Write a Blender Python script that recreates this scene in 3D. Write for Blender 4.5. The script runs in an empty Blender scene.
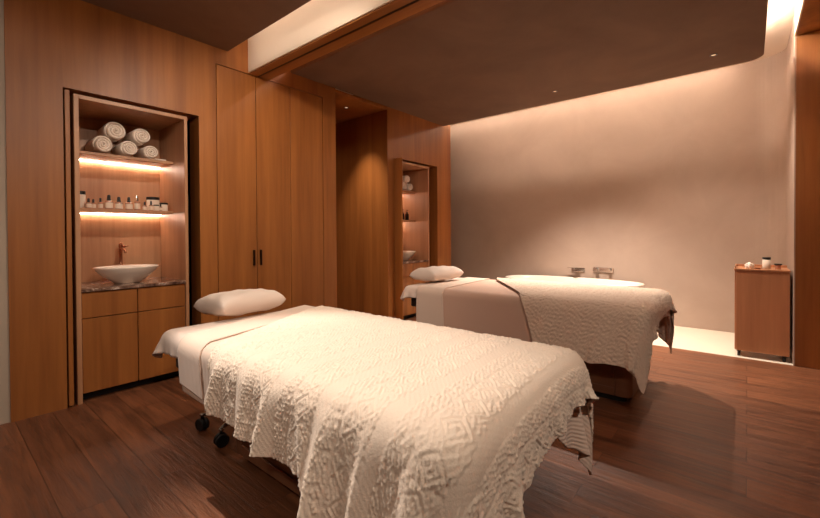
import bpy, bmesh, math, random
import numpy as np
from mathutils import Vector, Matrix

C = bpy.context.scene.collection
PI = math.pi
random.seed(7)

# ------------------------------------------------------------------ colours / materials
def lin(r, g, b):
    f = lambda c: (c/255/12.92) if c/255 <= 0.04045 else ((c/255+0.055)/1.055)**2.4
    return (f(r), f(g), f(b), 1.0)

def new_mat(name):
    m = bpy.data.materials.new(name); m.use_nodes = True
    nt = m.node_tree; b = nt.nodes['Principled BSDF']
    return m, nt, b

def link(nt, a, ao, b, bi): nt.links.new(a.outputs[ao], b.inputs[bi])

def coords(nt, scale=(1, 1, 1), src='Object', rot=(0, 0, 0)):
    tc = nt.nodes.new('ShaderNodeTexCoord'); mp = nt.nodes.new('ShaderNodeMapping')
    mp.inputs['Scale'].default_value = scale; mp.inputs['Rotation'].default_value = rot
    link(nt, tc, src, mp, 'Vector'); return mp

def noise(nt, vec, scale, detail=4, rough=.5, dist=0):
    n = nt.nodes.new('ShaderNodeTexNoise'); n.inputs['Scale'].default_value = scale
    n.inputs['Detail'].default_value = detail; n.inputs['Roughness'].default_value = rough
    n.inputs['Distortion'].default_value = dist
    link(nt, vec, 0, n, 'Vector'); return n

def ramp(nt, fac, stops):
    r = nt.nodes.new('ShaderNodeValToRGB'); e = r.color_ramp.elements
    while len(e) < len(stops): e.new(0.5)
    for k, (p, c) in enumerate(stops): e[k].position = p; e[k].color = c
    link(nt, fac[0], fac[1], r, 'Fac'); return r

def bump(nt, b, h, strength, dist):
    n = nt.nodes.new('ShaderNodeBump'); n.inputs['Strength'].default_value = strength
    n.inputs['Distance'].default_value = dist
    link(nt, h[0], h[1], n, 'Height'); link(nt, n, 'Normal', b, 'Normal'); return n

def math_node(nt, op, a, b=None, v=None):
    m = nt.nodes.new('ShaderNodeMath'); m.operation = op
    link(nt, a[0], a[1], m, 0)
    if b is not None: nt.links.new(b[0].outputs[b[1]], m.inputs[1])
    elif v is not None: m.inputs[1].default_value = v
    return m

def wood(name, dark, light, axis='z', rough=.42, grain=1.0, board=.31, boardaxis='y'):
    m, nt, b = new_mat(name)
    st = {'z': (1, 1, .05), 'y': (1, .05, 1), 'x': (.05, 1, 1)}[axis]
    mp = coords(nt, st)
    n1 = noise(nt, mp, 26, 6, .6, .4); n2 = noise(nt, mp, 4.0, 3, .5, .8)
    a = math_node(nt, 'MULTIPLY', (n1, 'Fac'), v=.45*grain)
    c = math_node(nt, 'MULTIPLY', (n2, 'Fac'), v=.75)
    s = math_node(nt, 'ADD', (a, 0), (c, 0))
    # veneer leaves: a slow change of tone from leaf to leaf
    tc = nt.nodes.new('ShaderNodeTexCoord'); sp = nt.nodes.new('ShaderNodeSeparateXYZ'); link(nt, tc, 'Object', sp, 0)
    sn = math_node(nt, 'SNAP', (sp, boardaxis.upper()), v=board)
    wn = nt.nodes.new('ShaderNodeTexWhiteNoise'); wn.noise_dimensions = '1D'; link(nt, sn, 0, wn, 'W')
    wv = math_node(nt, 'MULTIPLY', (wn, 'Value'), v=.09)
    s2 = math_node(nt, 'ADD', (s, 0), (wv, 0))
    r = ramp(nt, (s2, 0), [(.38, dark), (.95, light)])
    link(nt, r, 'Color', b, 'Base Color')
    b.inputs['Roughness'].default_value = rough
    bump(nt, b, (n1, 'Fac'), .12, .002)
    return m

def plain(name, col, rough=.5, metal=0, nscale=0, nstr=.1, var=0):
    m, nt, b = new_mat(name)
    b.inputs['Roughness'].default_value = rough; b.inputs['Metallic'].default_value = metal
    b.inputs['Base Color'].default_value = col
    if nscale:
        mp = coords(nt); n = noise(nt, mp, nscale, 5, .6)
        bump(nt, b, (n, 'Fac'), nstr, .01)
        if var:
            d = tuple(c*(1-var) for c in col[:3])+(1,)
            r = ramp(nt, (n, 'Fac'), [(.3, d), (.7, col)]); link(nt, r, 'Color', b, 'Base Color')
    return m

def plaster(name, c1, c2, scale=1.3):
    m, nt, b = new_mat(name)
    mp = coords(nt, (1, 1, 1)); n = noise(nt, mp, scale, 7, .62, .5); n2 = noise(nt, mp, 22, 6, .6)
    r = ramp(nt, (n, 'Fac'), [(.3, c1), (.72, c2)]); link(nt, r, 'Color', b, 'Base Color')
    b.inputs['Roughness'].default_value = .75
    bump(nt, b, (n2, 'Fac'), .12, .004); return m

def emis(name, col, strength):
    m, nt, b = new_mat(name)
    b.inputs['Base Color'].default_value = col
    b.inputs['Emission Color'].default_value = col; b.inputs['Emission Strength'].default_value = strength
    return m

M = {}
M['wood'] = wood('cherry_veneer', lin(126, 71, 30), lin(184, 115, 55))
M['wood_x'] = wood('cherry_veneer_beam', lin(134, 80, 36), lin(188, 124, 64), axis='x', board=50)
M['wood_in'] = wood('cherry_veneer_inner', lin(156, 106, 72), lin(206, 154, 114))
M['wood_cart'] = wood('walnut_veneer', lin(158, 100, 66), lin(204, 142, 100), board=50)
M['wood_base'] = wood('walnut_horizontal', lin(96, 58, 38), lin(146, 96, 66), axis='x', board=50)
M['ceiling'] = plaster('dark_brown_ceiling_plaster', lin(112, 84, 66), lin(132, 102, 82), 1.1)
M['cove'] = plain('cream_cove_paint', lin(232, 214, 194), .8, nscale=30, nstr=.05)
M['plaster'] = plaster('taupe_polished_plaster', lin(172, 148, 132), lin(184, 160, 144), 1.3)
M['pale_wall'] = plaster('pale_wall_paint', lin(176, 156, 138), lin(190, 170, 150), 1)
M['tile'] = plain('pale_stone_tile', lin(226, 212, 192), .35, nscale=3, nstr=.02, var=.06)
M['black'] = plain('black_recess', lin(18, 14, 12), .7)
M['dark_metal'] = plain('dark_bronze', lin(48, 34, 30), .35, .9)
M['chrome'] = plain('polished_chrome', lin(205, 200, 195), .15, 1)
M['grey_metal'] = plain('dark_grey_steel', lin(95, 88, 84), .28, .9)
M['copper'] = plain('copper_finish', lin(168, 112, 84), .25, 1)
M['rubber'] = plain('black_rubber', lin(22, 20, 20), .55)
M['ceramic'] = plain('white_ceramic', lin(228, 214, 200), .22)
M['towel'] = plain('white_terry', lin(248, 230, 214), .95, nscale=260, nstr=.5)
M['towel'].node_tree.nodes['Principled BSDF'].inputs['Sheen Weight'].default_value = .3
M['pillow'] = plain('white_pillow_cotton', lin(226, 206, 192), .9, nscale=9, nstr=.25)
M['lid'] = plain('black_lid', lin(20, 16, 15), .35)
M['label'] = plain('cream_paper', lin(228, 206, 186), .7)
M['vinyl'] = plain('dark_grey_vinyl', lin(46, 42, 42), .45)
M['led'] = emis('warm_led', (1.0, .82, .66, 1), 25)
M['led_cove'] = emis('warm_led_cove', (1.0, .88, .75, 1), 100)
M['led_graze'] = emis('warm_led_graze', (1.0, .87, .73, 1), 11)
M['led_fascia'] = emis('warm_led_fascia', (1.0, .83, .68, 1), 13)
M['led_soft'] = emis('warm_led_soft', (1.0, .87, .74, 1), 54)
M['bulb'] = emis('warm_bulb', (1.0, .75, .5, 1), .5)

def glass_mat():
    m, nt, b = new_mat('blush_glass')
    b.inputs['Base Color'].default_value = lin(232, 178, 150); b.inputs['Roughness'].default_value = .12
    b.inputs['Transmission Weight'].default_value = .55; return m
M['glass'] = glass_mat()

def marble_mat():
    m, nt, b = new_mat('brown_veined_marble')
    mp = coords(nt); n = noise(nt, mp, 5, 9, .68, 2.2)
    r = ramp(nt, (n, 'Fac'), [(.40, lin(70, 44, 34)), (.52, lin(150, 116, 98)), (.58, lin(226, 205, 190)), (.66, lin(120, 84, 68))])
    link(nt, r, 'Color', b, 'Base Color'); b.inputs['Roughness'].default_value = .15; return m
M['marble'] = marble_mat()

def floor_mat():
    m, nt, b = new_mat('smoked_oak_planks')
    mp = coords(nt)
    br = nt.nodes.new('ShaderNodeTexBrick'); link(nt, mp, 0, br, 'Vector')
    br.inputs['Scale'].default_value = 1; br.inputs['Brick Width'].default_value = 1.7
    br.inputs['Row Height'].default_value = .19; br.inputs['Mortar Size'].default_value = .0015
    br.inputs['Mortar Smooth'].default_value = .3; br.offset = .37; br.inputs['Bias'].default_value = 0
    br.inputs['Color1'].default_value = (0, 0, 0, 1); br.inputs['Color2'].default_value = (1, 1, 1, 1)
    br.inputs['Mortar'].default_value = (.5, .5, .5, 1)
    # offset the grain per plank
    va = nt.nodes.new('ShaderNodeVectorMath'); va.operation = 'MULTIPLY_ADD'
    link(nt, br, 'Color', va, 0); va.inputs[1].default_value = (7, 3, 5); link(nt, mp, 0, va, 2)
    m2 = nt.nodes.new('ShaderNodeMapping'); m2.inputs['Scale'].default_value = (.09, 1, 1); link(nt, va, 0, m2, 0)
    n1 = noise(nt, m2, 34, 7, .65, .6); n2 = noise(nt, m2, 9, 4, .5, 1.8)
    a = math_node(nt, 'MULTIPLY', (n1, 'Fac'), v=.6); c = math_node(nt, 'MULTIPLY', (n2, 'Fac'), v=.45)
    s = math_node(nt, 'ADD', (a, 0), (c, 0))
    bw = nt.nodes.new('ShaderNodeRGBToBW'); link(nt, br, 'Color', bw, 0)
    p = math_node(nt, 'MULTIPLY', (bw, 0), v=.14); s2 = math_node(nt, 'ADD', (s, 0), (p, 0))
    r = ramp(nt, (s2, 0), [(.36, lin(66, 36, 23)), (.88, lin(156, 97, 64))])
    mx = nt.nodes.new('ShaderNodeMixRGB'); link(nt, br, 'Fac', mx, 'Fac'); link(nt, r, 'Color', mx, 1)
    mx.inputs[2].default_value = lin(62, 36, 25); link(nt, mx, 0, b, 'Base Color')
    b.inputs['Roughness'].default_value = .36
    rr = ramp(nt, (n1, 'Fac'), [(.3, (.3, .3, .3, 1)), (.7, (.46, .46, .46, 1))]); link(nt, rr, 'Color', b, 'Roughness')
    h = math_node(nt, 'SUBTRACT', (s, 0), (br, 'Fac'))
    bump(nt, b, (h, 0), .9, .008)
    return m
M['floor'] = floor_mat()

def cloth_mat(name, c1, kind):
    m, nt, b = new_mat(name)
    b.inputs['Base Color'].default_value = c1; b.inputs['Roughness'].default_value = .95
    b.inputs['Sheen Weight'].default_value = .15
    if kind == 'fuzz':
        mp = coords(nt, src='UV'); n = noise(nt, mp, 230, 3, .6); bump(nt, b, (n, 'Fac'), .5, .003)
    elif kind == 'crinkle':
        mp = coords(nt, (1, .45, 1), src='UV'); n = noise(nt, mp, 62, 3, .55, 1.2)
        bump(nt, b, (n, 'Fac'), .9, .012)
    elif kind == 'waffle':
        mp = coords(nt, src='UV'); w = nt.nodes.new('ShaderNodeTexWave'); link(nt, mp, 0, w, 'Vector')
        w.inputs['Scale'].default_value = 22; w.bands_direction = 'X'; w.inputs['Distortion'].default_value = 0
        bump(nt, b, (w, 'Fac'), .35, .004)
    else:
        mp = coords(nt, src='UV'); n = noise(nt, mp, 12, 3, .5); bump(nt, b, (n, 'Fac'), .15, .01)
    return m
M['spread'] = cloth_mat('cream_tufted_cotton', lin(236, 214, 194), 'fuzz')
M['spread2'] = cloth_mat('cream_crinkled_cotton', lin(228, 200, 178), 'crinkle')
M['waffle'] = cloth_mat('cream_waffle_cotton', lin(226, 200, 182), 'waffle')
M['sheet'] = cloth_mat('white_sheet_cotton', lin(226, 204, 190), 'smooth')
M['blush'] = cloth_mat('blush_blanket', lin(206, 170, 150), 'smooth')

# ------------------------------------------------------------------ building helpers
def obj(name, bm, mat, parent=None, smooth=False, label=None):
    me = bpy.data.meshes.new(name); bmesh.ops.recalc_face_normals(bm, faces=bm.faces); bm.to_mesh(me); bm.free()
    for mt in (mat if isinstance(mat, list) else [mat]): me.materials.append(mt)
    if smooth:
        for p in me.polygons: p.use_smooth = True
    o = bpy.data.objects.new(name, me); C.objects.link(o)
    if parent is not None: o.parent = parent
    if label: o['label'] = label
    return o

def thing(name, label, cat, loc=(0, 0, 0), rz=0, group=None):
    o = bpy.data.objects.new(name, None); C.objects.link(o); o.empty_display_size = .1
    o.location = loc; o.rotation_euler = (0, 0, rz); o['label'] = label; o['category'] = cat
    if group: o['group'] = group
    return o

def tag(o, label, cat, group=None):
    o['label'] = label; o['category'] = cat
    if group: o['group'] = group
    return o

def struct(name, bm, mat, smooth=False):
    o = obj(name, bm, mat, None, smooth); o['kind'] = 'structure'; return o

def box(bm, x0, x1, y0, y1, z0, z1, bev=0, seg=2, mi=0):
    r = bmesh.ops.create_cube(bm, size=1)
    vs = r['verts']
    for v in vs:
        v.co = ((x0+x1)/2+v.co.x*(x1-x0), (y0+y1)/2+v.co.y*(y1-y0), (z0+z1)/2+v.co.z*(z1-z0))
    fs = {f for v in vs for f in v.link_faces}
    for f in fs: f.material_index = mi
    if bev > 0:
        es = {e for v in vs for e in v.link_edges}
        bmesh.ops.bevel(bm, geom=list(es), offset=bev, segments=seg, profile=.5, affect='EDGES', clamp_overlap=True)
    return bm

def B(*a, **k):
    bm = bmesh.new(); box(bm, *a, **k); return bm

def lathe(bm, prof, cx=0, cy=0, cz=0, n=32, sx=1, sy=1):
    rings = []
    for r, z in prof:
        if r < 1e-6: rings.append([bm.verts.new((cx, cy, cz+z))])
        else: rings.append([bm.verts.new((cx+sx*r*math.cos(2*PI*k/n), cy+sy*r*math.sin(2*PI*k/n), cz+z)) for k in range(n)])
    for a, b in zip(rings[:-1], rings[1:]):
        for k in range(n):
            k2 = (k+1) % n
            if len(a) == 1 and len(b) == 1: continue
            if len(a) == 1: bm.faces.new((a[0], b[k], b[k2]))
            elif len(b) == 1: bm.faces.new((a[k], b[0], a[k2]))
            else: bm.faces.new((a[k], a[k2], b[k2], b[k]))
    return bm

def tube(bm, pts, r, n=12, caps=True):
    pts = [Vector(p) for p in pts]; rs = r if isinstance(r, (list, tuple)) else [r]*len(pts)
    rings = []; up = None
    for i, p in enumerate(pts):
        t = (pts[min(i+1, len(pts)-1)]-pts[max(i-1, 0)]).normalized()
        if up is None:
            up = Vector((0, 0, 1)) if abs(t.z) < .9 else Vector((1, 0, 0))
        a = t.cross(up).normalized(); b = a.cross(t).normalized(); up = b
        rings.append([bm.verts.new(p+rs[i]*(math.cos(2*PI*k/n)*a+math.sin(2*PI*k/n)*b)) for k in range(n)])
    for a, b in zip(rings[:-1], rings[1:]):
        for k in range(n): bm.faces.new((a[k], a[(k+1) % n], b[(k+1) % n], b[k]))
    if caps: bm.faces.new(rings[0][::-1]); bm.faces.new(rings[-1])
    return bm

def prism(bm, poly, z0, z1):
    a = [bm.verts.new((x, y, z0)) for x, y in poly]; b = [bm.verts.new((x, y, z1)) for x, y in poly]
    n = len(poly)
    for k in range(n): bm.faces.new((a[k], a[(k+1) % n], b[(k+1) % n], b[k]))
    bm.faces.new(a[::-1]); bm.faces.new(b); return bm

def rounded_rect(x0, x1, y0, y1, r, n=8, corners=(1, 1, 1, 1)):
    pts = []
    for (cx, cy, a0, on) in ((x1-r, y0+r, -90, corners[0]), (x1-r, y1-r, 0, corners[1]), (x0+r, y1-r, 90, corners[2]), (x0+r, y0+r, 180, corners[3])):
        if on:
            for k in range(n+1):
                a = math.radians(a0+90*k/n); pts.append((cx+r*math.cos(a), cy+r*math.sin(a)))
        else:
            sx = 1 if cx > (x0+x1)/2 else -1; sy = 1 if cy > (y0+y1)/2 else -1
            pts.append((cx+sx*r, cy+sy*r))
    return pts

def dup(root, loc=None, rz=None, label=None, group=None):
    r = root.copy(); C.objects.link(r)
    if loc is not None: r.location = loc
    if rz is not None: r.rotation_euler = (0, 0, rz)
    if label: r['label'] = label
    if group: r['group'] = group
    for ch in list(root.children):
        c = ch.copy(); C.objects.link(c); c.parent = r
        for g in ch.children:
            d = g.copy(); C.objects.link(d); d.parent = c
    return r

# ------------------------------------------------------------------ the room
XL = -3.80          # face of the wooden wall
XR = 2.6; YF = -2.6; YB = 6.45; ZC = 3.0; ZU = 3.32
struct('floor', B(-5.4, XR, YF, 5.2, -.1, 0), M['floor'])
struct('floor_tile', B(-4.7, .8, 5.2, YB+.4, -.1, .003), M['tile'])
# wooden wall on the left with its openings
bm = bmesh.new(); W = -3.84
N1 = (.655, 1.60); N2 = (4.225, 5.25); CUP = (1.755, 2.99); ALC = (3.18, 4.09); NZ = 2.33
box(bm, W, XL, .36, N1[0], 0, ZU)
box(bm, W, XL, N1[0], N1[1], NZ, ZU)
box(bm, W, XL, N1[1], CUP[0], 0, ZU)
box(bm, W, XL, CUP[0], CUP[1], 2.852, ZU)
box(bm, W, XL, CUP[1], ALC[0], 0, ZU)
box(bm, W, XL, ALC[1], N2[0], 0, ZU)
box(bm, W, XL, N2[0], N2[1], NZ, ZU)
box(bm, W, XL, N2[1], 5.63, 0, ZU)
# deep returns of the two niches and of the passage
for (a, b) in (N1, N2):
    box(bm, -4.0, W, b, b+.04, 0, NZ+.04); box(bm, -4.5, W, a-.04, a, 0, NZ+.04); box(bm, -4.5, W, a, b, NZ, NZ+.04)
box(bm, -5.3, W, ALC[0]-.04, ALC[0], 0, 2.97)
box(bm, -5.3, W, ALC[1], ALC[1]+.04, 0, ZU)
box(bm, -5.34, -5.3, ALC[0]-.04, ALC[1]+.04, 0, ZU)
box(bm, -4.7, W, 5.59, 5.63, 0, ZU)
struct('wall_left', bm, M['wood'])
struct('wall_left_plaster', B(W-.01, XL-.015, YF, .36, 0, ZU), M['pale_wall'])
bm = bmesh.new(); box(bm, -5.3, XL-.005, ALC[0], ALC[1], 2.965, 3.0)
struct('ceiling_passage', bm, M['wood'])
bm = bmesh.new()                                   # dark backing behind the joinery
box(bm, -4.56, -4.52, .3, 3.1, 0, 3.0); box(bm, -4.56, -4.52, 4.13, 5.63, 0, 3.0)
struct('wall_backing', bm, M['black'])
# plaster wall behind the bath turning round a soft corner
r = .30; x1 = .335
path = [(-4.7, YB)] + [(x1-r+r*math.sin(a), YB-r+r*math.cos(a)) for a in [PI/2*k/12 for k in range(13)]] + [(x1, 5.2)]
outer = [(x1+.01, 5.2), (x1+.01, YB+.1), (-4.7, YB+.1)]
bm = bmesh.new(); prism(bm, path+outer, 0, ZU+.02)
struct('wall_back', bm, M['plaster'], False)
struct('wall_right_wood', B(x1+.01, XR, 5.2, 5.3, 0, 3.08), M['wood'])
struct('wall_right', B(XR, XR+.1, YF, 5.3, 0, ZU), M['wood'])
struct('wall_front', B(-5.4, XR, YF-.1, YF, 0, ZU), M['pale_wall'])
struct('ceiling_upper', B(-5.4, XR+.1, YF-.1, YB+.1, ZU, ZU+.1), M['cove'])
# lowered dark ceiling panels
bm = bmesh.new(); prism(bm, rounded_rect(XL, .12, 2.56, 5.42, .14, 10, (0, 1, 0, 0)), ZC, ZC+.07)
be = [e for e in bm.edges if all(abs(v.co.z-ZC) < 1e-5 for v in e.verts)]
bmesh.ops.bevel(bm, geom=be, offset=.016, segments=2, profile=.5, affect='EDGES')
struct('ceiling_panel', bm, M['ceiling'])
struct('ceiling', B(XL, .12, YF, 1.87, ZC, ZC+.07), M['ceiling'])
struct('trim_9', B(.333, .3445, YF, 5.2, 3.075, ZU), M['cove'])
struct('ceiling_soffit', B(.345, XR, YF, 5.2, 3.075, ZU), M['wood'])
# beam between the two ceilings: wood underside with a curtain track, plastered upstand
bm = bmesh.new()
box(bm, XL, .345, 2.09, 2.168, 2.85, ZU); box(bm, XL, .345, 2.192, 2.30, 2.85, ZU); box(bm, XL, .345, 2.168, 2.192, 2.875, ZU)
struct('trim_1', bm, M['wood_x'])
struct('trim_2', B(XL, .345, 2.075, 2.09, 2.862, ZU), M['cove'])
o = obj('curtain_track', B(XL+.01, .34, 2.169, 2.191, 2.852, 2.8745), M['dark_metal']); o['kind'] = 'structure'; o.name = 'trim_3'
# led lines in the coves
def led(name, bm, mat): return struct(name, bm, mat)
led('trim_4', B(-3.7, .0, 5.325, 5.34, ZC+.145, ZC+.16), M['led_soft'])
led('trim_7', B(-4.6, -.12, 6.27, 6.29, 3.298, 3.312), M['led_graze'])
led('trim_8', B(-3.7, .0, 2.60, 2.615, ZC+.125, ZC+.14), M['led_fascia'])
led('trim_5', B(.02, .035, 2.7, 5.3, ZC+.145, ZC+.16), M['led_cove'])
led('trim_6', B(-3.7, .05, 1.80, 1.815, ZC+.125, ZC+.14), M['led_fascia'])

# ------------------------------------------------------------------ wardrobe
t = thing('wardrobe', 'tall built-in wardrobe with three flush doors and two dark pull handles', 'wardrobe', (-4.1, 2.37, 0))
ox, oy = 4.1, -2.37
bm = bmesh.new()
box(bm, -4.38, -4.36, 1.76, 2.985, .0, 2.845); box(bm, -4.36, -3.83, 1.76, 1.775, 0, 2.845); box(bm, -4.36, -3.83, 2.97, 2.985, 0, 2.845)
box(bm, -4.36, -3.83, 1.775, 2.97, 2.83, 2.845); box(bm, -4.36, -3.83, 1.775, 2.97, 0, .02)
bmesh.ops.translate(bm, verts=bm.verts, vec=(ox, oy, 0))
obj('carcass', bm, M['black'], t)
ys = (1.759, 2.153, 2.552, 2.986)
for k in range(3):
    bm = B(-3.825+ox, -3.802+ox, ys[k]+.003+oy, ys[k+1]-.003+oy, .012, 2.846, bev=.002, seg=1)
    d = obj('door', bm, M['wood'], t)
    if k < 2:
        yh = (2.113, 2.187)[k]
        bm = B(-3.80+ox, -3.775+ox, yh-.007+oy, yh+.007+oy, .95, 1.105, bev=.003)
        obj('handle', bm, M['dark_metal'], d, label='dark bronze pull handle')

# ------------------------------------------------------------------ niches with washstand
def niche(y0, label):
    t = thing('vanity_cabinet', label, 'cabinet', (-4.1, y0+.39, 0))
    lx, ly = 4.1, -(y0+.39)
    def P(name, args, mat, parent=None, bev=.002, lab=None):
        a = args; return obj(name, B(a[0]+lx, a[1]+lx, a[2]+ly, a[3]+ly, a[4], a[5], bev=bev, seg=1), mat, parent or t, label=lab)
    y1 = y0+.785; i0 = y0+.03; i1 = y1-.027
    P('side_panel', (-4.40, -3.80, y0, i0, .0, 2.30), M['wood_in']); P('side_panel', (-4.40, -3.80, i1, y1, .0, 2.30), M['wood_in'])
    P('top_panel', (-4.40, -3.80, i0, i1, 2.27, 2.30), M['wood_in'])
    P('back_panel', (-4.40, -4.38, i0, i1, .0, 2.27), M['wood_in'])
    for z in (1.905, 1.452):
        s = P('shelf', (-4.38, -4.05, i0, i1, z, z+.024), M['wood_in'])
        P('led_strip', (-4.372, -4.356, i0+.004, i1-.004, z-.008, z-.001), M['led'], s, bev=0, lab='glowing warm led strip under the shelf')
    P('countertop', (-4.38, -3.795, i0, i1, .832, .855), M['marble'], lab='veined brown marble countertop')
    P('plinth', (-4.36, -3.90, i0, i1, 0, .07), M['black'], lab='dark recessed plinth')
    ym = (i0+i1)/2
    P('body', (-4.37, -3.84, i0, i1, .07, .83), M['wood'])
    for (a, b) in ((i0, ym), (ym, i1)):
        P('drawer', (-3.838, -3.812, a+.003, b-.003, .635, .826), M['wood'])
        P('door', (-3.838, -3.812, a+.003, b-.003, .072, .628), M['wood'])
    return t
niche(.715, 'wooden washstand niche with lit shelves in the large opening at left')
niche(4.25, 'narrow wooden washstand niche with lit shelves behind the far massage bed')

def fold_door(x1, y0, y1, label):
    t = thing('pocket_door', label, 'door', (-4.1, (y0+y1)/2, 0)); lx, ly = 4.1, -(y0+y1)/2
    obj('door_leaf', B(-4.36+lx, x1+lx, y0+ly, y1+ly, .012, 2.315, bev=.003), M['wood'], t)
    bm = bmesh.new()
    for z in (.35, 1.2, 2.05): box(bm, x1-.10+lx, x1-.06+lx, y1+ly-.001, y1+.005+ly, z, z+.1, .001)
    obj('hinge', bm, M['dark_metal'], t)
    return t
fold_door(-3.79, .664, .692, 'open pocket door edge standing left of the large washstand niche')
fold_door(-3.66, 4.232, 4.243, 'open pocket door standing out left of the small far niche')

# basins and taps
def make_basin(name, label, loc, r=.235):
    bm = bmesh.new()
    prof = [(0, 0), (.085, 0), (.10, .006), (.15, .045), (.20, .088), (.232, .128), (.235, .136), (.229, .138), (.222, .130), (.18, .082), (.12, .045), (.05, .026), (0, .024)]
    lathe(bm, [(a*r/.235, z) for a, z in prof], n=48, sx=.82)
    t = thing(name, label, 'basin', loc)
    obj('bowl', bm, M['ceramic'], t, True)
    bm = bmesh.new(); lathe(bm, [(0, .0245), (.022, .0245), (.022, .030), (0, .031)], n=20)
    obj('drain', bm, M['chrome'], t, True)
    return t
b1 = make_basin('wash_basin', 'white conical vessel basin on the marble counter of the large left niche', (-4.05, 1.105, .8565))
dup(b1, (-4.07, 4.70, .8565), label='white vessel basin half hidden in the small far niche')

def make_tap(label, loc):
    t = thing('basin_tap', label, 'tap', loc)
    bm = bmesh.new(); lathe(bm, [(0, 0), (.024, 0), (.024, .006), (.013, .010), (.013, .29), (.015, .295), (.015, .325), (.010, .333), (0, .334)], n=20)
    obj('body', bm, M['copper'], t, True)
    bm = bmesh.new(); tube(bm, [(0, 0, .275), (.05, 0, .278), (.10, 0, .272), (.125, 0, .262), (.132, 0, .248)], .009, 12)
    obj('spout', bm, M['copper'], t, True)
    bm = bmesh.new(); tube(bm, [(0, .012, .30), (0, .034, .30)], .010, 12); tube(bm, [(0, .034, .300), (0, .06, .306)], .004, 10)
    obj('lever', bm, M['copper'], t, True)
    return t
tp = make_tap('copper single lever tap behind the basin in the large left niche', (-4.30, 1.125, .8565))
dup(tp, (-4.31, 4.70, .8565), label='copper tap behind the half hidden basin in the far niche')

# ------------------------------------------------------------------ rolled towels
def towel_roll(name, label, r, length, group, loc, rx=0, turns=3.3, rz=0):
    # a spiral strip with its face towards the room
    n = 120; th = r/(turns+.35)*.93; pts_o = []; pts_i = []
    for k in range(n+1):
        f = k/n; a = 2*PI*turns*f; rr = r*(.16+.84*f); 
        fade = min(1, (1-f)*14+.12)
        pts_o.append((rr*math.cos(a), rr*math.sin(a)*.96)); ri = max(rr-th*.95*fade, .002)
        pts_i.append((ri*math.cos(a), ri*math.sin(a)*.96))
    bm = bmesh.new(); rows = []
    prof = [(0, .5), (.006, .12), (.018, 0)]
    stations = [(-length+.0, 1), (-length+.01, 0), (-length/2, 0), (-.03, 0), (-.012, .0), (-.004, .35), (0, .8)]
    for (x, sh) in stations:
        ro = []; ri = []
        for (o, i) in zip(pts_o, pts_i):
            m = ((o[0]+i[0])/2, (o[1]+i[1])/2)
            q = lambda p: (x, p[0]+(m[0]-p[0])*sh, p[1]+(m[1]-p[1])*sh)
            ro.append(bm.verts.new(q(o))); ri.append(bm.verts.new(q(i)))
        rows.append((ro, ri))
    for (a, b) in zip(rows[:-1], rows[1:]):
        for k in range(n):
            bm.faces.new((a[0][k], a[0][k+1], b[0][k+1], b[0][k])); bm.faces.new((a[1][k], b[1][k], b[1][k+1], a[1][k+1]))
        bm.faces.new((a[0][n], a[1][n], b[1][n], b[0][n])); bm.faces.new((a[0][0], b[0][0], b[1][0], a[1][0]))
    for (o, i), s in ((rows[0], 0), (rows[-1], 1)):
        for k in range(n): bm.faces.new((o[k], i[k], i[k+1], o[k+1]))
    bmesh.ops.rotate(bm, verts=bm.verts, cent=(0, 0, 0), matrix=Matrix.Rotation(rx, 3, 'X'))
    o = obj(name, bm, M['towel'], None, True); o.location = loc; o.rotation_euler = (0, 0, rz)
    return tag(o, label, 'towel', group)
g = 'rolled towels on the upper shelf of the large niche'
ST = 1.929
for (y, z, r, rx, lab) in (
    (0.955, 0, .078, 2.0, 'rolled white towel at the left of the bottom row on the upper shelf'),
    (1.138, 0, .074, 2.6, 'rolled white towel in the middle of the bottom row on the upper shelf'),
    (1.305, 0, .068, 3.2, 'rolled white towel at the right of the bottom row on the upper shelf'),
    (1.042, 1, .086, 2.2, 'largest rolled white towel at the top left of the shelf pile'),
    (1.235, 1, .078, 2.9, 'rolled white towel at the top right of the shelf pile')):
    zz = ST+r*.985 if z == 0 else ST+.128+r*.88
    towel_roll('rolled_towel', lab, r, .27, g, (-4.065, y, zz), rx, rz=random.uniform(-.04, .04))
bm = bmesh.new(); box(bm, -.07, .07, -.05, .05, 0, .014, .006, 3); box(bm, -.066, .066, -.046, .046, .0145, .026, .006, 3)
o = obj('face_cloth', bm, M['towel'], None, True); o.location = (-4.20, 1.40, ST+.0005); tag(o, 'small folded white face cloth right of the towel rolls', 'cloth')
g = 'rolled towels in the small far niche'
for (y, z, r, rx, lab) in (
    (4.60, 0, .070, 2.0, 'rolled towel hidden deepest at left on the far niche shelf'),
    (4.77, 0, .068, 2.6, 'rolled towel under two others on the far niche shelf'),
    (4.925, 0, .068, 3.2, 'lower visible rolled towel on the far niche shelf'),
    (4.685, 1, .070, 2.2, 'rolled towel at the upper left of the far niche pile'),
    (4.85, 1, .070, 2.9, 'upper visible rolled towel on the far niche shelf')):
    if y in (4.60, 4.685): continue
    zz = ST+r*.99 if z == 0 else ST+.13+r*.80
    towel_roll('rolled_towel', lab, r, .25, g, (-4.075, y, zz), rx)

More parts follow.
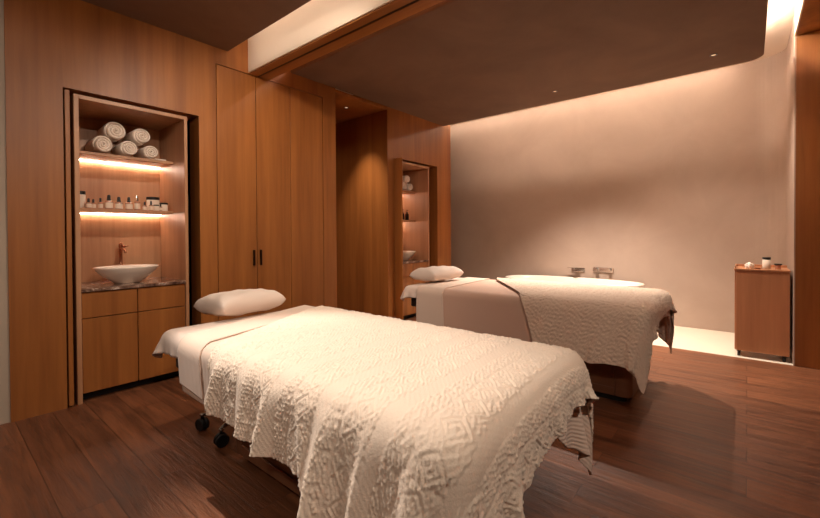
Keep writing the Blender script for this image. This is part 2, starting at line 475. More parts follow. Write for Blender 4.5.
# ------------------------------------------------------------------ bottles and jars
def dropper(h, r, label, loc, cap='lid', group='bottles and jars on the lower shelf of the large niche'):
    t = thing('dropper_bottle', label, 'bottle', loc, 0, group)
    hb = h*.60
    bm = bmesh.new(); lathe(bm, [(0, 0), (r*.92, 0), (r, .003), (r, hb*.86), (r*.85, hb*.95), (r*.45, hb), (r*.42, hb*1.06), (0, hb*1.06)], n=20)
    obj('glass_body', bm, M['glass'], t, True)
    bm = bmesh.new(); lathe(bm, [(r*.5, hb*1.0), (r*.52, hb*1.0+h*.12), (r*.36, hb+h*.13), (0, hb+h*.13)], n=16)
    obj('collar', bm, M[cap], t, True)
    bm = bmesh.new(); lathe(bm, [(r*.44, hb+h*.13), (r*.42, h*.93), (r*.3, h*.98), (0, h)], n=14)
    obj('dropper_bulb', bm, M[cap], t, True)
    bm = bmesh.new(); lathe(bm, [(r*1.012, hb*.15), (r*1.012, hb*.75)], n=20)
    obj('paper_label', bm, M['label'], t, True)
    return t
def jar(h, r, label, loc, group='bottles and jars on the lower shelf of the large niche'):
    t = thing('cosmetic_jar', label, 'jar', loc, 0, group)
    bm = bmesh.new(); lathe(bm, [(0, 0), (r*.95, 0), (r, .003), (r, h*.80), (0, h*.80)], n=24)
    obj('jar_body', bm, M['label'], t, True)
    bm = bmesh.new(); lathe(bm, [(0, h*.81), (r*1.03, h*.81), (r*1.03, h*.97), (r*.98, h), (0, h)], n=24)
    obj('lid', bm, M['lid'], t, False)
    return t
SB = 1.4765
jar(.145, .034, 'tall cream jar with black lid at the left end of the lower shelf', (-4.20, .825, SB))
jar(.062, .020, 'tiny jar with black lid at the far left front of the lower shelf', (-4.09, .775, SB))
for (y, h, r, x, lab) in (
    (.862, .085, .021, -4.12, 'small dropper bottle nearest the left jars on the lower shelf'),
    (.900, .082, .018, -4.15, 'second dropper bottle from the left, short and narrow'),
    (.948, .095, .017, -4.15, 'slim short dropper bottle left of the large ones'),
    (1.006, .125, .029, -4.15, 'broad tall dropper bottle, first of the large ones from left'),
    (1.077, .112, .029, -4.15, 'broad dropper bottle between two others above the tap'),
    (1.150, .115, .027, -4.15, 'broad dropper bottle left of the one with the pale cap'),
    (1.270, .082, .016, -4.15, 'thin short dropper bottle just right of the pale capped bottle'),
    (1.315, .090, .017, -4.13, 'thin dropper bottle in front of the wide jar'),
    (1.385, .070, .014, -4.11, 'smallest dropper bottle between the two right hand jars')):
    dropper(h, r, lab, (x, y, SB))
dropper(.135, .022, 'dropper bottle with a pale silver cap, tallest on the lower shelf', (-4.15, 1.213, SB), 'chrome')
jar(.135, .052, 'wide cream jar with black lid at the back of the lower shelf', (-4.27, 1.375, SB))
jar(.055, .022, 'low small jar with black lid in front of the wide jar', (-4.10, 1.348, SB))
jar(.078, .034, 'squat cream jar with black lid at the right end of the shelf', (-4.15, 1.425, SB))
g2 = 'dark pump bottles in the small far niche'
for (y, lab) in ((4.90, 'dark pump bottle standing clear on the far niche shelf'), (4.79, 'dark pump bottle partly hidden by the far pocket door')):
    t = thing('pump_bottle', lab, 'bottle', (-4.14, y, SB), 0, g2)
    bm = bmesh.new(); lathe(bm, [(0, 0), (.026, 0), (.028, .004), (.028, .095), (.012, .110), (.012, .118), (0, .118)], n=20)
    obj('bottle_body', bm, M['dark_metal'], t, True)
    bm = bmesh.new(); lathe(bm, [(.013, .118), (.013, .130), (.004, .131), (.004, .155), (.009, .156), (.009, .163), (0, .163)], n=12)
    tube(bm, [(0, 0, .16), (.028, 0, .157)], .004, 8)
    obj('pump', bm, M['lid'], t, True)

# ------------------------------------------------------------------ cloth draping (position based dynamics)
def sdf_push(p, box_, r, th, fric, prev):
    # rounded box: push the points out to distance th, with friction
    x0, x1, y0, y1, z0, z1 = box_
    c = np.array([(x0+x1)/2, (y0+y1)/2, (z0+z1)/2]); h = np.array([(x1-x0)/2, (y1-y0)/2, (z1-z0)/2])-r
    q = p-c; d = np.abs(q)-h; s = np.sign(q); s[s == 0] = 1
    out = np.maximum(d, 0); lo = np.linalg.norm(out, axis=1)
    inside = lo < 1e-9
    nrm = np.where(inside[:, None], 0, out/np.maximum(lo, 1e-9)[:, None])*s
    k = np.argmax(d, axis=1); ins = np.zeros_like(p); ins[np.arange(len(p)), k] = s[np.arange(len(p)), k]
    nrm = np.where(inside[:, None], ins, nrm)
    dist = np.where(inside, d[np.arange(len(p)), k], lo)-r
    pen = th-dist; hit = pen > 0
    p[hit] += nrm[hit]*pen[hit, None]
    mv = p-prev; vn = (mv*nrm).sum(1)[:, None]*nrm; tg = mv-vn
    p[hit] -= tg[hit]*fric
    return dist, nrm

def drape(rest, start, body, r, th, steps=170, iters=10, fric=.6, band=None, seed=1, bend=.25, floor=.01, others=()):
    nu, nv = rest.shape[:2]; rng = np.random.default_rng(seed)
    p = start.reshape(-1, 3).copy(); p += rng.normal(0, .0012, p.shape); v = np.zeros_like(p)
    idx = np.arange(nu*nv).reshape(nu, nv); cons = []
    def add(a, b, st):
        if len(a): cons.append((a, b, np.linalg.norm(rest.reshape(-1, 2)[a]-rest.reshape(-1, 2)[b], axis=1), st))
    for par in (0, 1):
        add(idx[par:-1:2, :].ravel(), idx[par+1::2, :].ravel()[:len(idx[par:-1:2, :].ravel())], 1.)
        add(idx[:, par:-1:2].ravel(), idx[:, par+1::2].ravel()[:len(idx[:, par:-1:2].ravel())], 1.)
        # shear
        A = idx[:-1, :-1]; D = idx[1:, 1:]; Bq = idx[1:, :-1]; E = idx[:-1, 1:]
        add(A[par::2].ravel(), D[par::2].ravel(), .45); add(Bq[par::2].ravel(), E[par::2].ravel(), .45)
    for par in range(4):
        def two(a, b):
            a = a.ravel(); b = b.ravel(); add(a, b, bend)
        rows = [i for i in range(nu-2) if (i//2) % 2 == par % 2 and i % 2 == par//2]
        if rows: two(idx[rows], idx[[i+2 for i in rows]])
        cols = [i for i in range(nv-2) if (i//2) % 2 == par % 2 and i % 2 == par//2]
        if cols: two(idx[:, cols], idx[:, [i+2 for i in cols]])
    # a shear set shares vertices between neighbours, so it is solved with averaging
    dt = 1/60.
    for it in range(steps):
        damp = .985 if it < steps*.7 else .9
        v *= damp; v[:, 2] -= 9.8*dt; prev = p.copy(); p = p+v*dt
        for k in range(iters):
            for (a, b, L, st) in cons:
                d = p[b]-p[a]; l = np.linalg.norm(d, axis=1); w = st*.5*(l-L)/np.maximum(l, 1e-6)
                dd = d*w[:, None]
                if st == .45:
                    dd *= .5; np.add.at(p, a, dd); np.subtract.at(p, b, dd)
                else:
                    p[a] += dd; p[b] -= dd
            if k % 2 or k == iters-1:
                dist, nrm = sdf_push(p, body, r, th, fric, prev)
                for ob in others: sdf_push(p, ob, .01, .012, .5, prev)
                if band is not None:
                    sel = band.ravel() & (dist > th+.006)
                    p[sel] -= nrm[sel]*(dist[sel]-th-.006)[:, None]*.9
                p[:, 2] = np.maximum(p[:, 2], floor)
        v = (p-prev)/dt
        sp = np.linalg.norm(v, axis=1); big = sp > 3; v[big] *= (3/sp[big])[:, None]
    return p.reshape(nu, nv, 3)

def upsample(P, k):
    def axis(P, k):
        n = P.shape[0]; t = np.linspace(0, n-1, (n-1)*k+1); i = np.minimum(t.astype(int), n-2); f = (t-i)[:, None, None]
        g = lambda j: P[np.clip(j, 0, n-1)]
        a, b, c, d = g(i-1), g(i), g(i+1), g(i+2)
        return .5*((2*b)+(-a+c)*f+(2*a-5*b+4*c-d)*f**2+(-a+3*b-3*c+d)*f**3)
    P = axis(P, k); P = axis(P.transpose(1, 0, 2), k).transpose(1, 0, 2); return P

def smooth_grid(P, n):
    for _ in range(n):
        Q = P.copy()
        Q[1:-1, 1:-1] = .5*P[1:-1, 1:-1]+.125*(P[2:, 1:-1]+P[:-2, 1:-1]+P[1:-1, 2:]+P[1:-1, :-2])
        P = Q
    return P

def grid_normals(P):
    du = np.gradient(P, axis=0); dv = np.gradient(P, axis=1); n = np.cross(du, dv)
    return n/np.maximum(np.linalg.norm(n, axis=2), 1e-9)[..., None]

def grid_obj(name, P, ST, mat, thick=.004, parent=None):
    nu, nv = P.shape[:2]; me = bpy.data.meshes.new(name)
    idx = np.arange(nu*nv).reshape(nu, nv)
    f = np.stack([idx[:-1, :-1], idx[1:, :-1], idx[1:, 1:], idx[:-1, 1:]], -1).reshape(-1, 4)
    me.vertices.add(nu*nv); me.vertices.foreach_set('co', P.reshape(-1).astype(np.float32))
    me.loops.add(len(f)*4); me.loops.foreach_set('vertex_index', f.reshape(-1).astype(np.int32))
    me.polygons.add(len(f)); me.polygons.foreach_set('loop_start', (np.arange(len(f))*4).astype(np.int32))
    me.update(calc_edges=True); me.validate()
    uv = me.uv_layers.new(name='uv'); uv.data.foreach_set('uv', ST.reshape(-1, 2)[f.reshape(-1)].reshape(-1).astype(np.float32))
    me.polygons.foreach_set('use_smooth', np.ones(len(f), dtype=bool)); me.materials.append(mat)
    o = bpy.data.objects.new(name, me); C.objects.link(o)
    s = o.modifiers.new('thickness', 'SOLIDIFY'); s.thickness = thick; s.offset = -1
    if parent: o.parent = parent
    return o

def cloth(name, mat, body, r, th, xr, yr, res=.022, flare=.10, up=3, pattern=None, skew=(0, 0), steps=170,
          band=None, seed=1, thick=.004, sm=1, zadd=.02, bend=.25, others=(), fric=.6, wave=.012, rounded=False, folds=None, clamp=None, xend=None, ynear=None):
    # xr, yr: extent of the cloth laid flat (metres, world); skew moves the x-limits with y
    nu = int((xr[1]-xr[0])/res)+1; nv = int((yr[1]-yr[0])/res)+1
    U, V = np.meshgrid(np.linspace(0, 1, nu), np.linspace(0, 1, nv), indexing='ij')
    Y = yr[0]+(yr[1]-yr[0])*V
    if ynear is not None: Y = Y-(1-V)*ynear(U)*np.clip((body[2]+.1-Y)/(body[2]+.1-yr[0]), 0, 1)
    xa = xr[0]+skew[0]*(1-V); xb = (xr[1]+skew[1]*(1-V)) if xend is None else xend(Y); X = xa+(xb-xa)*U
    rx0, rx1, ry0, ry1, rz0, rz1 = body
    over = np.maximum(np.maximum(ry0-Y, Y-ry1), 0); cx = (rx0+rx1)/2
    overx = np.maximum(np.maximum(X-rx1, rx0-X), 0); cy = (ry0+ry1)/2
    if rounded:
        m = np.maximum(over, overx)/np.maximum(np.hypot(over, overx), 1e-6); m = np.where((over > 0) & (overx > 0), m, 1)
        X = np.where(overx > 0, np.clip(X, rx0, rx1)+(X-np.clip(X, rx0, rx1))*m, X)
        Y = np.where(over > 0, np.clip(Y, ry0, ry1)+(Y-np.clip(Y, ry0, ry1))*m, Y)
    RX = cx+(X-cx)*(1+flare*over); RY = cy+(Y-cy)*(1+flare*overx)
    rest = np.stack([RX, RY], -1)
    rng = np.random.default_rng(seed)
    Z = np.full_like(X, rz1+zadd)
    # start: gently waved so that the spare width finds its folds
    w = np.zeros_like(X)
    for k in range(5):
        f = rng.uniform(14, 34); ph = rng.uniform(0, 6.28); w += np.sin((X+Y*.2)*f*(over > overx)+(Y)*f*(over <= overx)+ph)
    Z = Z+w*wave*np.clip((over+overx)*6, 0, 1)
    start = np.stack([X, Y, Z], -1)
    bd = None if band is None else band(X, Y)
    P = drape(rest, start, body, r, th, steps=steps, band=bd, seed=seed, bend=bend, others=others, fric=fric)
    P = smooth_grid(P, sm); P = upsample(P, up)
    STc = upsample(np.stack([RX, RY, Z*0], -1), up)[..., :2]
    if clamp is not None:            # lower layers lie flat against the side under the upper one
        P[..., 1] = np.where(P[..., 2] < rz1-.02, np.maximum(P[..., 1], ry0-clamp), P[..., 1])
        if clamp < .012: P[..., 0] = np.minimum(P[..., 0], rx1+.02)
    if folds is not None:            # soft hanging folds, deeper towards the hem
        OV = upsample(np.stack([over, overx, X+0*Y], -1), up); q = Y[0, 0]; YY = upsample(np.stack([Y, Y, Y], -1), up)[..., 0]
        a, b = np.maximum(OV[..., 0], 0), np.maximum(OV[..., 1], 0); d = np.hypot(a, b); wa = a/np.maximum(a+b, 1e-6)
        fv = folds(OV[..., 2]*wa+(YY+.3)*(1-wa), d)
        P[..., 1] += fv*wa*np.where(YY < cy, -1, 1); P[..., 0] += fv*(1-wa)*np.where(OV[..., 2] < cx, -1, 1)
        P[..., 2] -= .35*fv*np.clip(d/.3, 0, 1)**2
    if pattern is not None:
        n = grid_normals(P); n = n*np.sign(n[P.shape[0]//2, P.shape[1]//2, 2]); P = P+n*pattern(STc[..., 0], STc[..., 1])[..., None]
    if grid_normals(P)[P.shape[0]//2, P.shape[1]//2, 2] < 0:
        P = P[::-1]; STc = STc[::-1]
    return grid_obj(name, np.ascontiguousarray(P), np.ascontiguousarray(STc), mat, thick)

# ------------------------------------------------------------------ massage tables
def table(label, x0, x1, y0, y1, zt, base):
    bx0, bx1, by0, by1 = base
    cx, cy = (bx0+bx1)/2, (by0+by1)/2
    t = thing('massage_table', label, 'massage table', (cx, cy, 0))
    def sh(bm): bmesh.ops.translate(bm, verts=bm.verts, vec=(-cx, -cy, 0)); return bm
    obj('plinth', sh(prism(bmesh.new(), rounded_rect(bx0+.04, bx1-.04, by0+.04, by1-.04, .05), 0, .05)), M['black'], t, label='black recessed plinth')
    bm = bmesh.new(); box(bm, bx0+.11, bx1-.11, by0, by1, .05, .52, .004, 1)
    box(bm, bx0+.01, bx0+.108, by0+.03, by1-.03, .05, .52, .004, 1)
    obj('pedestal', sh(bm), M['wood_base'], t)
    for s in (0, 1):
        xx = (bx1-.108, bx1) if s else (bx0, bx0+.108)
        bm = prism(bmesh.new(), rounded_rect(xx[0], xx[1], by0-.002, by1+.002, .05, 8, (s, s, 1-s, 1-s)), .05, .52)
        obj('end_cap', sh(bm), M['wood_base'], t)
    obj('drawer', sh(B(bx1-.62, bx1-.13, by0-.012, by0-.001, .20, .40, bev=.004)), M['wood_base'], t)
    obj('skirting_rail', sh(B(bx0+.11, bx1-.11, by0-.010, by0-.001, .052, .11, bev=.003)), M['wood_base'], t)
    obj('top_frame', sh(B(x0+.06, x1-.04, y0+.06, y1-.06, .54, zt-.121, bev=.01)), M['vinyl'], t, label='dark grey upholstered frame')
    bm = bmesh.new(); box(bm, x0, x1, y0, y1, zt-.12, zt, .05, 6)
    obj('cushion', sh(bm), M['vinyl'], t, True, label='dark vinyl cushion')
    for xx in (bx0+.3, bx1-.3): obj('column', sh(B(xx-.05, xx+.05, cy-.12, cy+.12, .52, .54, bev=.004)), M['grey_metal'], t)
    return t
ZT = .745
BED1 = (-2.43, -.52, .80, 1.74, .25, ZT)
BED2 = (-2.62, -.51, 3.02, 4.02, .25, ZT)
table('near massage table with wooden pedestal under the tufted bedspread', *BED1[:4], ZT, (-2.22, -.72, 1.10, 1.62))
table('far massage table with wooden pedestal in front of the bathtub', *BED2[:4], ZT, (-2.25, -.64, 3.26, 3.86))

def fitted(body, seed, label):
    x0, x1, y0, y1, z0, z1 = body
    o = cloth('fitted_sheet', M['sheet'], body, .05, .004, (x0-.085, x0+.75), (y0-.085, y1+.085), flare=-.05, rounded=True, wave=.004, seed=seed, steps=110, up=2, zadd=.006, fric=.8)
    return tag(o, label, 'sheet')
fitted(BED1, 3, 'white sheet over the head end of the near massage table')
fitted(BED2, 4, 'white sheet over the head end of the far massage table')

# waffle sheet of the near table, under the bedspread
def band1(X, Y): return (X > -1.85) & (X < -.56)
def foot_edge(Y): return -.52+.03+.24/(1+np.exp(-(Y-1.40)/.06))+.13*np.exp(-((Y-.72)/.14)**2)
o = cloth('waffle_sheet', M['waffle'], BED1, .05, .011, (-2.42, -.52+.28), (.80-.225, 1.74+.16), skew=(.36,-.20), flare=.02, seed=11, wave=.004, clamp=.016, xend=foot_edge, up=3, zadd=.02)
tag(o, 'cream waffle sheet under the bedspread, hanging past both ends of it', 'sheet')
e = cloth('turned_back_edge', M['waffle'], BED1, .055, .019, (-2.42, -2.22), (.80-.20, 1.74+.12), skew=(.35, .40), flare=.02, seed=12, wave=.003, clamp=.024, steps=90, thick=.006)
e.parent = o

def tufts(S, T):
    # bobbles in columns and corded diamonds between them, as woven in the cloth
    S0, T0 = S, T
    S = S0+.0022*np.sin(T0*61+S0*17)+.0015*np.sin(T0*143+1); T = T0+.0022*np.sin(S0*53+2)+.0015*np.sin(S0*131)
    per = .235; a = (S+.03) % per; cell = np.floor((S+.03)/per)
    sp = .0145; row = np.floor(T/(sp*.87)); off = (row % 2)*sp*.5
    ci = np.floor((S+off)/sp); rnd = np.sin(ci*12.9898+row*78.233)*43758.5453; rnd = rnd-np.floor(rnd)
    ds = ((S+off) % sp)-sp/2; dt_ = (T % (sp*.87))-sp*.435
    dot = np.clip(1-(ds**2+dt_**2)/(.0062**2), 0, 1)**.5*(.45+.55*rnd)*(rnd > .12)
    c = a-.125; pt = .095; tt = ((T+cell*.03) % pt)-pt/2
    q = np.abs(c)/.046+np.abs(tt)/(pt/2)
    cord = np.clip(1-((q-.93)/.085)**2, 0, 1)+np.clip(1-((q-.52)/.075)**2, 0, 1)*.8
    h = np.where(a < .062, dot, 0)+np.where((np.abs(c) < .05), cord, 0)
    h = h+np.where((np.abs(c) < .052) & (q > 1.08), dot*.9, 0)+np.where(q < .3, dot, 0)
    return h*.0066+.0007*np.sin(S0*330)*np.sin(T0*300)
def ridge(x, c, w):                  # a fold: rises fast on one side, slowly on the other
    t = x-c; return np.where(t < 0, np.exp(-(t/(w*.38))**2), np.exp(-(t/w)**2))
def folds1(s, d):
    h = 0
    for c, w, a, sl in ((-1.66, .05, .030, .10), (-1.47, .07, .020, -.15), (-1.27, .06, .034, .12), (-1.10, .05, .018, -.2), (-.98, .07, .036, .05), (-.80, .05, .022, .15), (-.66, .07, .034, -.1), (-.45, .06, .03, .1),
                        (1.30, .07, .012, .1), (1.6, .06, .016, -.2), (1.85, .08, .008, .1)):
        h = h+a*ridge(s+sl*d, c, w)
    return 1.6*h*np.clip((d-.01)/.26, 0, 1)**.9
def folds2(s, d):
    h = 0
    for c, w, a, sl in ((-1.12, .06, .018, .10), (-.93, .07, .014, -.1), (-.74, .06, .022, .1), (-.58, .05, .016, -.1), (3.5, .07, .02, .1), (3.9, .07, .02, .1)):
        h = h+a*ridge(s+sl*d, c, w)
    return h*np.clip((d-.01)/.26, 0, 1)
o = cloth('tufted_bedspread', M['spread'], BED1, .06, .034, (-2.40, -.52+.08), (.80-.235, 1.74+.28), flare=.30, wave=.02, folds=folds1, ynear=lambda U: .12/(1+np.exp(-(U-.50)/.05)), seed=5, up=5, sm=3, pattern=tufts,
          skew=(.75, .20), steps=200, zadd=.045, thick=.005, bend=.08)
tag(o, 'cream tufted bedspread draped over the near massage table', 'bedspread')

# far table: blush blanket below, crinkled throw above
def band2(X, Y): return (X > -1.75) & (X < -.3)
o = cloth('blush_blanket', M['blush'], BED2, .05, .009, (-2.40, -.51+.14), (3.02-.30, 4.02+.25), flare=.0, seed=21, wave=.002, clamp=.011, up=3, zadd=.02)
tag(o, 'smooth blush blanket hanging straight on the far massage table', 'blanket')
e = cloth('turned_back_edge', M['waffle'], BED2, .055, .017, (-2.45, -2.20), (3.02-.31, 4.02+.12), skew=(.03, .10), flare=.02, seed=22, wave=.003, clamp=.022, steps=90, thick=.006)
e.parent = o
def crinkle(S, T):
    h = np.zeros_like(S); rng = np.random.default_rng(9)
    for k in range(14):
        a = rng.uniform(-.6, .6); f = rng.uniform(150, 290); ph = rng.uniform(0, 6.28)
        h += np.sin((S*math.sin(a)+T*math.cos(a))*f+ph+1.6*np.sin(S*rng.uniform(30, 70)+T*20))
    per = .33; a = S % per
    h = h*np.where((a < .02), .2, 1.)
    return np.clip(h/5, -1, 1)*.0022
o = cloth('crinkled_bedspread', M['spread2'], BED2, .06, .034, (-2.45, -.51+.12), (3.02-.31, 4.02+.30), flare=.25, wave=.02, folds=folds2, seed=8, up=5, pattern=crinkle,
          skew=(1.35, .02), steps=200, zadd=.045, thick=.005, bend=.10)
tag(o, 'cream crinkled bedspread with slanting edge over the far massage table', 'bedspread')

# ------------------------------------------------------------------ pillows
def pillow(label, loc, L, Wd, H, rz=0, tilt=0):
    nu, nv = 49, 33; bm = bmesh.new(); top = []; bot = []
    rnd = random.Random(int(L*1000)+int(loc[1]*10))
    ph = [rnd.uniform(0, 6) for _ in range(6)]
    for side, st in ((1, top), (-1, bot)):
        for i in range(nu):
            row = []
            for j in range(nv):
                u = -1+2*i/(nu-1); v = -1+2*j/(nv-1)
                e = (max(0, 1-abs(u)**5)**.36)*(max(0, 1-abs(v)**3.6)**.40)
                pinch = 1-.03*(1-abs(v)**2)*abs(u)**3; pinch2 = 1-.05*(1-abs(u)**2)*abs(v)**3
                x = v*Wd/2*pinch2; y = u*L/2*pinch
                wr = .006*math.sin(u*7+ph[0]+v*3)*math.sin(v*5+ph[1])*(e)
                z = side*(H/2)*e*(1 if side > 0 else .85)+wr
                row.append(bm.verts.new((x, y, z)))
            st.append(row)
    for st in (top, bot):
        for i in range(nu-1):
            for j in range(nv-1): bm.faces.new((st[i][j], st[i+1][j], st[i+1][j+1], st[i][j+1]))
    bmesh.ops.remove_doubles(bm, verts=bm.verts, dist=.0004)
    bmesh.ops.rotate(bm, verts=bm.verts, cent=(0, 0, 0), matrix=Matrix.Rotation(tilt, 3, 'Y'))
    o = obj('pillow', bm, M['pillow'], None, True); o.location = loc; o.rotation_euler = (0, 0, rz)
    return tag(o, label, 'pillow')
pillow('plump white pillow at the head of the near massage table', (-2.47, 1.285, ZT+.079), .43, .34, .150, math.radians(4), math.radians(-3))
pillow('white pillow at the head of the far massage table', (-2.50, 3.44, ZT+.090), .48, .34, .155, math.radians(-4), math.radians(-3))
def bolster(label, loc, L):
    bm = bmesh.new(); box(bm, -.07, .07, -L/2, L/2, 0, .085, .035, 5)
    o = obj('face_cushion', bm, M['pillow'], None, True); o.location = loc; return tag(o, label, 'cushion')

# ------------------------------------------------------------------ rolling stool below the near head end
t = thing('rolling_stool', 'dark rolling stool with castors tucked under the near table head', 'stool', (-2.53, 1.33, 0))
bm = bmesh.new(); lathe(bm, [(0, .40), (.15, .40), (.17, .415), (.17, .445), (.155, .462), (0, .465)], n=32); obj('seat', bm, M['vinyl'], t, True)
bm = bmesh.new(); lathe(bm, [(0, .10), (.028, .10), (.028, .25), (.018, .255), (.018, .40), (0, .40)], n=20); obj('gas_column', bm, M['chrome'], t, True)
bm = bmesh.new(); lathe(bm, [(0, .085), (.045, .085), (.045, .125), (.03, .135), (0, .135)], n=20); obj('hub', bm, M['grey_metal'], t, True)
a0 = math.atan2(-.195, -.16)
for k in range(5):
    a = a0+k*2*PI/5; ca, sa = math.cos(a), math.sin(a); R = .255
    bm = bmesh.new(); tube(bm, [(ca*.04, sa*.04, .128), (ca*.15, sa*.15, .116), (ca*R, sa*R, .104)], [.018, .016, .014], 12)
    arm = obj('leg', bm, M['chrome'], t, True)
    bm = bmesh.new(); lathe(bm, [(0, .062), (.010, .062), (.010, .095), (.016, .097), (.016, .110), (0, .112)], R*ca, R*sa, 0, 12)
    cs = obj('castor_fork', bm, M['chrome'], arm, True)
    for s in (-1, 1):
        bm = bmesh.new()
        q = a+.9; nx, ny = math.cos(q), math.sin(q)
        c = Vector((R*ca+nx*.016*s, R*sa+ny*.016*s, .0395))
        tx, ty = -ny, nx
        ring = []
        prof = [(-.010, .027), (-.010, .036), (-.006, .039), (.006, .039), (.010, .036), (.010, .027)]
        n = 24
        rr = [[bm.verts.new(c+Vector((nx*w, ny*w, 0))+Vector((tx*math.cos(b)*rad, ty*math.cos(b)*rad, math.sin(b)*rad))) for (w, rad) in prof] for b in [2*PI*i/n for i in range(n)]]
        for i in range(n):
            for j in range(len(prof)):
                j2 = (j+1) % len(prof); bm.faces.new((rr[i][j], rr[i][j2], rr[(i+1) % n][j2], rr[(i+1) % n][j]))
        tube(bm, [c-Vector((nx, ny, 0))*.006, c+Vector((nx, ny, 0))*.006], .028, 20)
        obj('castor_wheel', bm, M['rubber'], arm, False)

# ------------------------------------------------------------------ bathtub and its wall taps
def tub():
    t = thing('bathtub', 'white oval freestanding bathtub behind the far massage table', 'bathtub', (-1.99, 5.98, .004))
    a, b = .96, .40; n = 72; bm = bmesh.new()
    prof = [(0, 0, 0), (.72, .74, 0), (.78, .80, .01), (.86, .87, .15), (.94, .945, .40), (.99, .99, .555), (1.0, 1.0, .572), (.99, .99, .58),
            (.955, .92, .58), (.935, .885, .565), (.88, .80, .35), (.80, .70, .18), (.65, .5, .13), (0, 0, .12)]
    rings = []
    for (fx, fy, z) in prof:
        if fx == 0: rings.append([bm.verts.new((0, 0, z))]); continue
        rg = []
        for k in range(n):
            th = 2*PI*k/n; c, s = math.cos(th), math.sin(th); e = 2/2.5
            rg.append(bm.verts.new((a*fx*math.copysign(abs(c)**e, c), b*fy*math.copysign(abs(s)**e, s), z)))
        rings.append(rg)
    for A, Bq in zip(rings[:-1], rings[1:]):
        for k in range(n):
            k2 = (k+1) % n
            if len(A) == 1: bm.faces.new((A[0], Bq[k], Bq[k2]))
            elif len(Bq) == 1: bm.faces.new((A[k], Bq[0], A[k2]))
            else: bm.faces.new((A[k], A[k2], Bq[k2], Bq[k]))
    obj('tub_shell', bm, M['ceramic'], t, True)
    bm = bmesh.new(); lathe(bm, [(0, .125), (.03, .125), (.03, .131), (0, .132)], n=20); obj('drain', bm, M['chrome'], t, True)
tub()
t = thing('bath_spout', 'flat chrome bath spout with shelf handle on the plaster wall', 'tap', (-2.0, YB, .69))
obj('wall_plate', B(-.10, .10, -.014, -.001, -.03, .035, bev=.003), M['chrome'], t)
obj('spout', B(-.035, .035, -.17, -.014, -.02, .0, bev=.004), M['chrome'], t)
obj('lever', B(-.14, -.02, -.09, -.075, .03, .038, bev=.002), M['chrome'], t)
bm = bmesh.new(); tube(bm, [(-.03, -.014, .02), (-.03, -.08, .02), (-.03, -.082, .034)], .006, 10); obj('stem', bm, M['chrome'], t, True)
t = thing('bath_mixer', 'chrome rectangular bath mixer plate right of the wall spout', 'tap', (-1.64, YB, .71))
obj('wall_plate', B(-.14, .14, -.02, -.001, -.035, .035, bev=.003), M['chrome'], t)
for s in (-.09, .09):
    bm = bmesh.new(); tube(bm, [(s, -.02, 0), (s, -.075, 0)], .024, 20); obj('knob', bm, M['chrome'], t, False)

# ------------------------------------------------------------------ trolley at the right
TX, TY = .108, 5.46
t = thing('wooden_trolley', 'small wooden cabinet trolley on castors by the plaster wall', 'trolley', (TX, TY, .003), 0)
hw, hd = .205, .20
obj('side_panel', B(-hw, -hw+.018, -hd+.02, hd, .06, .865, bev=.002), M['wood_cart'], t)
obj('side_panel', B(hw-.018, hw, -hd+.02, hd, .06, .865, bev=.002), M['wood_cart'], t)
obj('front_panel', B(-hw+.012, hw, -hd, -hd+.018, .06, .865, bev=.003), M['wood_cart'], t)
obj('back_panel', B(-hw+.018, hw-.018, hd-.018, hd, .06, .865), M['wood_cart'], t)
obj('base_panel', B(-hw+.018, hw-.018, -hd+.02, hd-.018, .062, .08), M['wood_cart'], t)
obj('top', B(-hw-.006, hw+.004, -hd-.004, hd+.004, .866, .886, bev=.004), M['wood_cart'], t)
bm = bmesh.new()
for (a, b, c, d) in ((-hw, hw, hd-.012, hd), (-hw, -hw+.01, -hd+.0, hd-.012)): box(bm, a, b, c, d, .8865, .910, .002, 1)
obj('rim', bm, M['wood_cart'], t)
for sx in (-1, 1):
    for sy in (-1, 1):
        bm = bmesh.new(); tube(bm, [(sx*(hw-.035)-.012, sy*(hd-.04), .025), (sx*(hw-.035)+.012, sy*(hd-.04), .025)], .025, 20)
        box(bm, sx*(hw-.035)-.018, sx*(hw-.035)+.018, sy*(hd-.04)-.018, sy*(hd-.04)+.018, .045, .06, .002, 1)
        obj('castor', bm, M['rubber'], t)
ZT2 = .8895
jar(.115, .032, 'cream jar with wide black lid on the wooden trolley', (TX+.04, TY-.10, ZT2), None)
t = thing('glass_bottle', 'short clear bottle with flat black cap at the trolley right', 'bottle', (TX+.125, TY-.12, ZT2))
bm = bmesh.new(); lathe(bm, [(0, 0), (.020, 0), (.021, .003), (.021, .042), (0, .042)], n=20); obj('bottle_body', bm, M['glass'], t, True)
bm = bmesh.new(); lathe(bm, [(0, .0425), (.030, .0425), (.030, .056), (0, .056)], n=20); obj('cap', bm, M['lid'], t)
bm = bmesh.new(); bmesh.ops.create_icosphere(bm, subdivisions=4, radius=1)
for v in bm.verts:
    d = v.co.copy(); k = 1+.16*math.sin(d.x*5+1)*math.sin(d.y*6)+.10*math.sin(d.z*9+d.x*7)
    v.co = Vector((d.x*.036*k, d.y*.036*k, max(d.z, -.55)*.034*k+.019))
mz = min(v.co.z for v in bm.verts)
for v in bm.verts: v.co.z -= mz
o = obj('crumpled_towel', bm, M['towel'], None, True); o.location = (TX-.09, TY-.10, ZT2); tag(o, 'small crumpled white towel on the left of the trolley top', 'towel')
t = thing('wooden_dish', 'shallow wooden dish between towel and jar on the trolley', 'dish', (TX-.025, TY-.14, ZT2))
bm = bmesh.new(); lathe(bm, [(0, 0), (.018, 0), (.034, .014), (.032, .016), (.018, .004), (0, .004)], n=28, sx=1); obj('bowl', bm, M['wood_cart'], t, True)

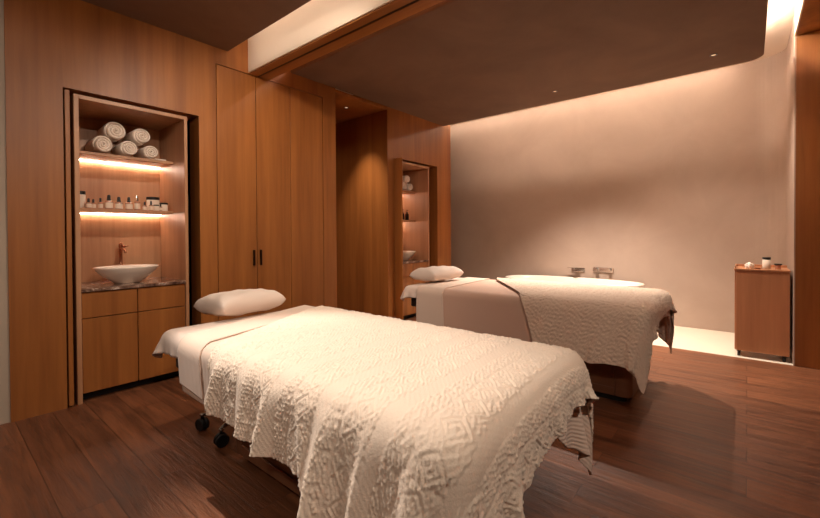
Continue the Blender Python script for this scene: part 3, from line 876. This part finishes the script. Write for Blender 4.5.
# ------------------------------------------------------------------ downlights and added fill spots
def downlight(loc, label):
    t = thing('downlight', label, 'ceiling light', loc, 0)
    bm = bmesh.new(); lathe(bm, [(.020, -.001), (.032, -.001), (.034, -.003), (.032, -.006), (.022, -.006), (.020, -.001)], n=28)
    obj('trim_ring', bm, M['grey_metal'], t, True)
    bm = bmesh.new(); lathe(bm, [(0, -.003), (.019, -.003), (.019, -.001), (0, -.001)], n=24)
    obj('lens', bm, M['bulb'], t, True)
downlight((-1.82, 4.98, ZC), 'small recessed downlight in the dark ceiling above the bathtub')
downlight((-.26, 4.99, ZC), 'small recessed downlight near the rounded ceiling corner at right')
downlight((-4.15, 3.66, 2.965), 'small recessed downlight in the wooden passage ceiling')

def spot(name, loc, target, power, size, blend=.4, rad=.02, col=(1, .86, .71)):
    l = bpy.data.lights.new(name, 'SPOT'); l.energy = power; l.spot_size = math.radians(size); l.spot_blend = blend
    l.shadow_soft_size = rad; l.color = col
    o = bpy.data.objects.new(name, l); C.objects.link(o); o.location = loc
    d = Vector(target)-Vector(loc); o.rotation_euler = d.to_track_quat('-Z', 'Y').to_euler(); return o
WARM = (1, .72, .48)
spot('lamp_bath', (-1.82, 4.98, 2.985), (-1.65, 4.95, 0), 520, 100, 1.0, .012, (1, .89, .77))
spot('lamp_floor', (-.26, 4.99, 2.985), (-.5, 5.4, 0), 120, 110, 1.0, .012)
spot('lamp_passage', (-4.15, 3.66, 2.95), (-4.15, 3.90, 0), 85, 72, 1.0, .02)
spot('lamp_near_bed', (-2.65, .50, 2.985), (-1.45, .98, .7), 235, 42, .7, .015, (1, .90, .80))
spot('fill_room', (.9, .6, 3.06), (-3.0, 2.2, .8), 120, 120, .9, .05)  # added fill light for the room, out of view, no fixture
spot('fill_wardrobe', (-1.7, 1.45, 2.985), (-3.8, 2.2, .9), 110, 105, .9, .04)  # added spot to brighten the wardrobe, stands for no fitting
spot('fill_entry', (-1.0, -1.2, 2.985), (-2.4, .6, .6), 80, 130, .9, .05)  # added wide fill from behind the camera, unseen

# ------------------------------------------------------------------ world, camera, colour management
w = bpy.data.worlds.new('world'); bpy.context.scene.world = w; w.use_nodes = True
w.node_tree.nodes['Background'].inputs[0].default_value = (1, .7, .5, 1); w.node_tree.nodes['Background'].inputs[1].default_value = .02

yaw, pitch, roll, f, cyp = -.694449749, -.0112106518, -.00558114478, 404.98285, 239.089442
cyw, syw = math.cos(yaw), math.sin(yaw); cp, sp = math.cos(pitch), math.sin(pitch)
fw = Vector((syw*cp, cyw*cp, sp)); r0 = Vector((cyw, -syw, 0)); u0 = r0.cross(fw)
rt = math.cos(roll)*r0+math.sin(roll)*u0; up = -math.sin(roll)*r0+math.cos(roll)*u0
cam = bpy.data.cameras.new('camera'); co = bpy.data.objects.new('camera', cam); C.objects.link(co)
m = Matrix(((rt.x, up.x, -fw.x, 0), (rt.y, up.y, -fw.y, 0), (rt.z, up.z, -fw.z, 1.25), (0, 0, 0, 1)))
co.matrix_world = m
cam.sensor_fit = 'HORIZONTAL'; cam.sensor_width = 36; cam.lens = f*36/820; cam.shift_y = -(259-cyp)/820
cam.clip_start = .02
sc = bpy.context.scene; sc.camera = co
vs = sc.view_settings; vs.view_transform = 'Standard'; vs.look = 'None'; vs.gamma = 1; vs.use_curve_mapping = False; vs.exposure = .58
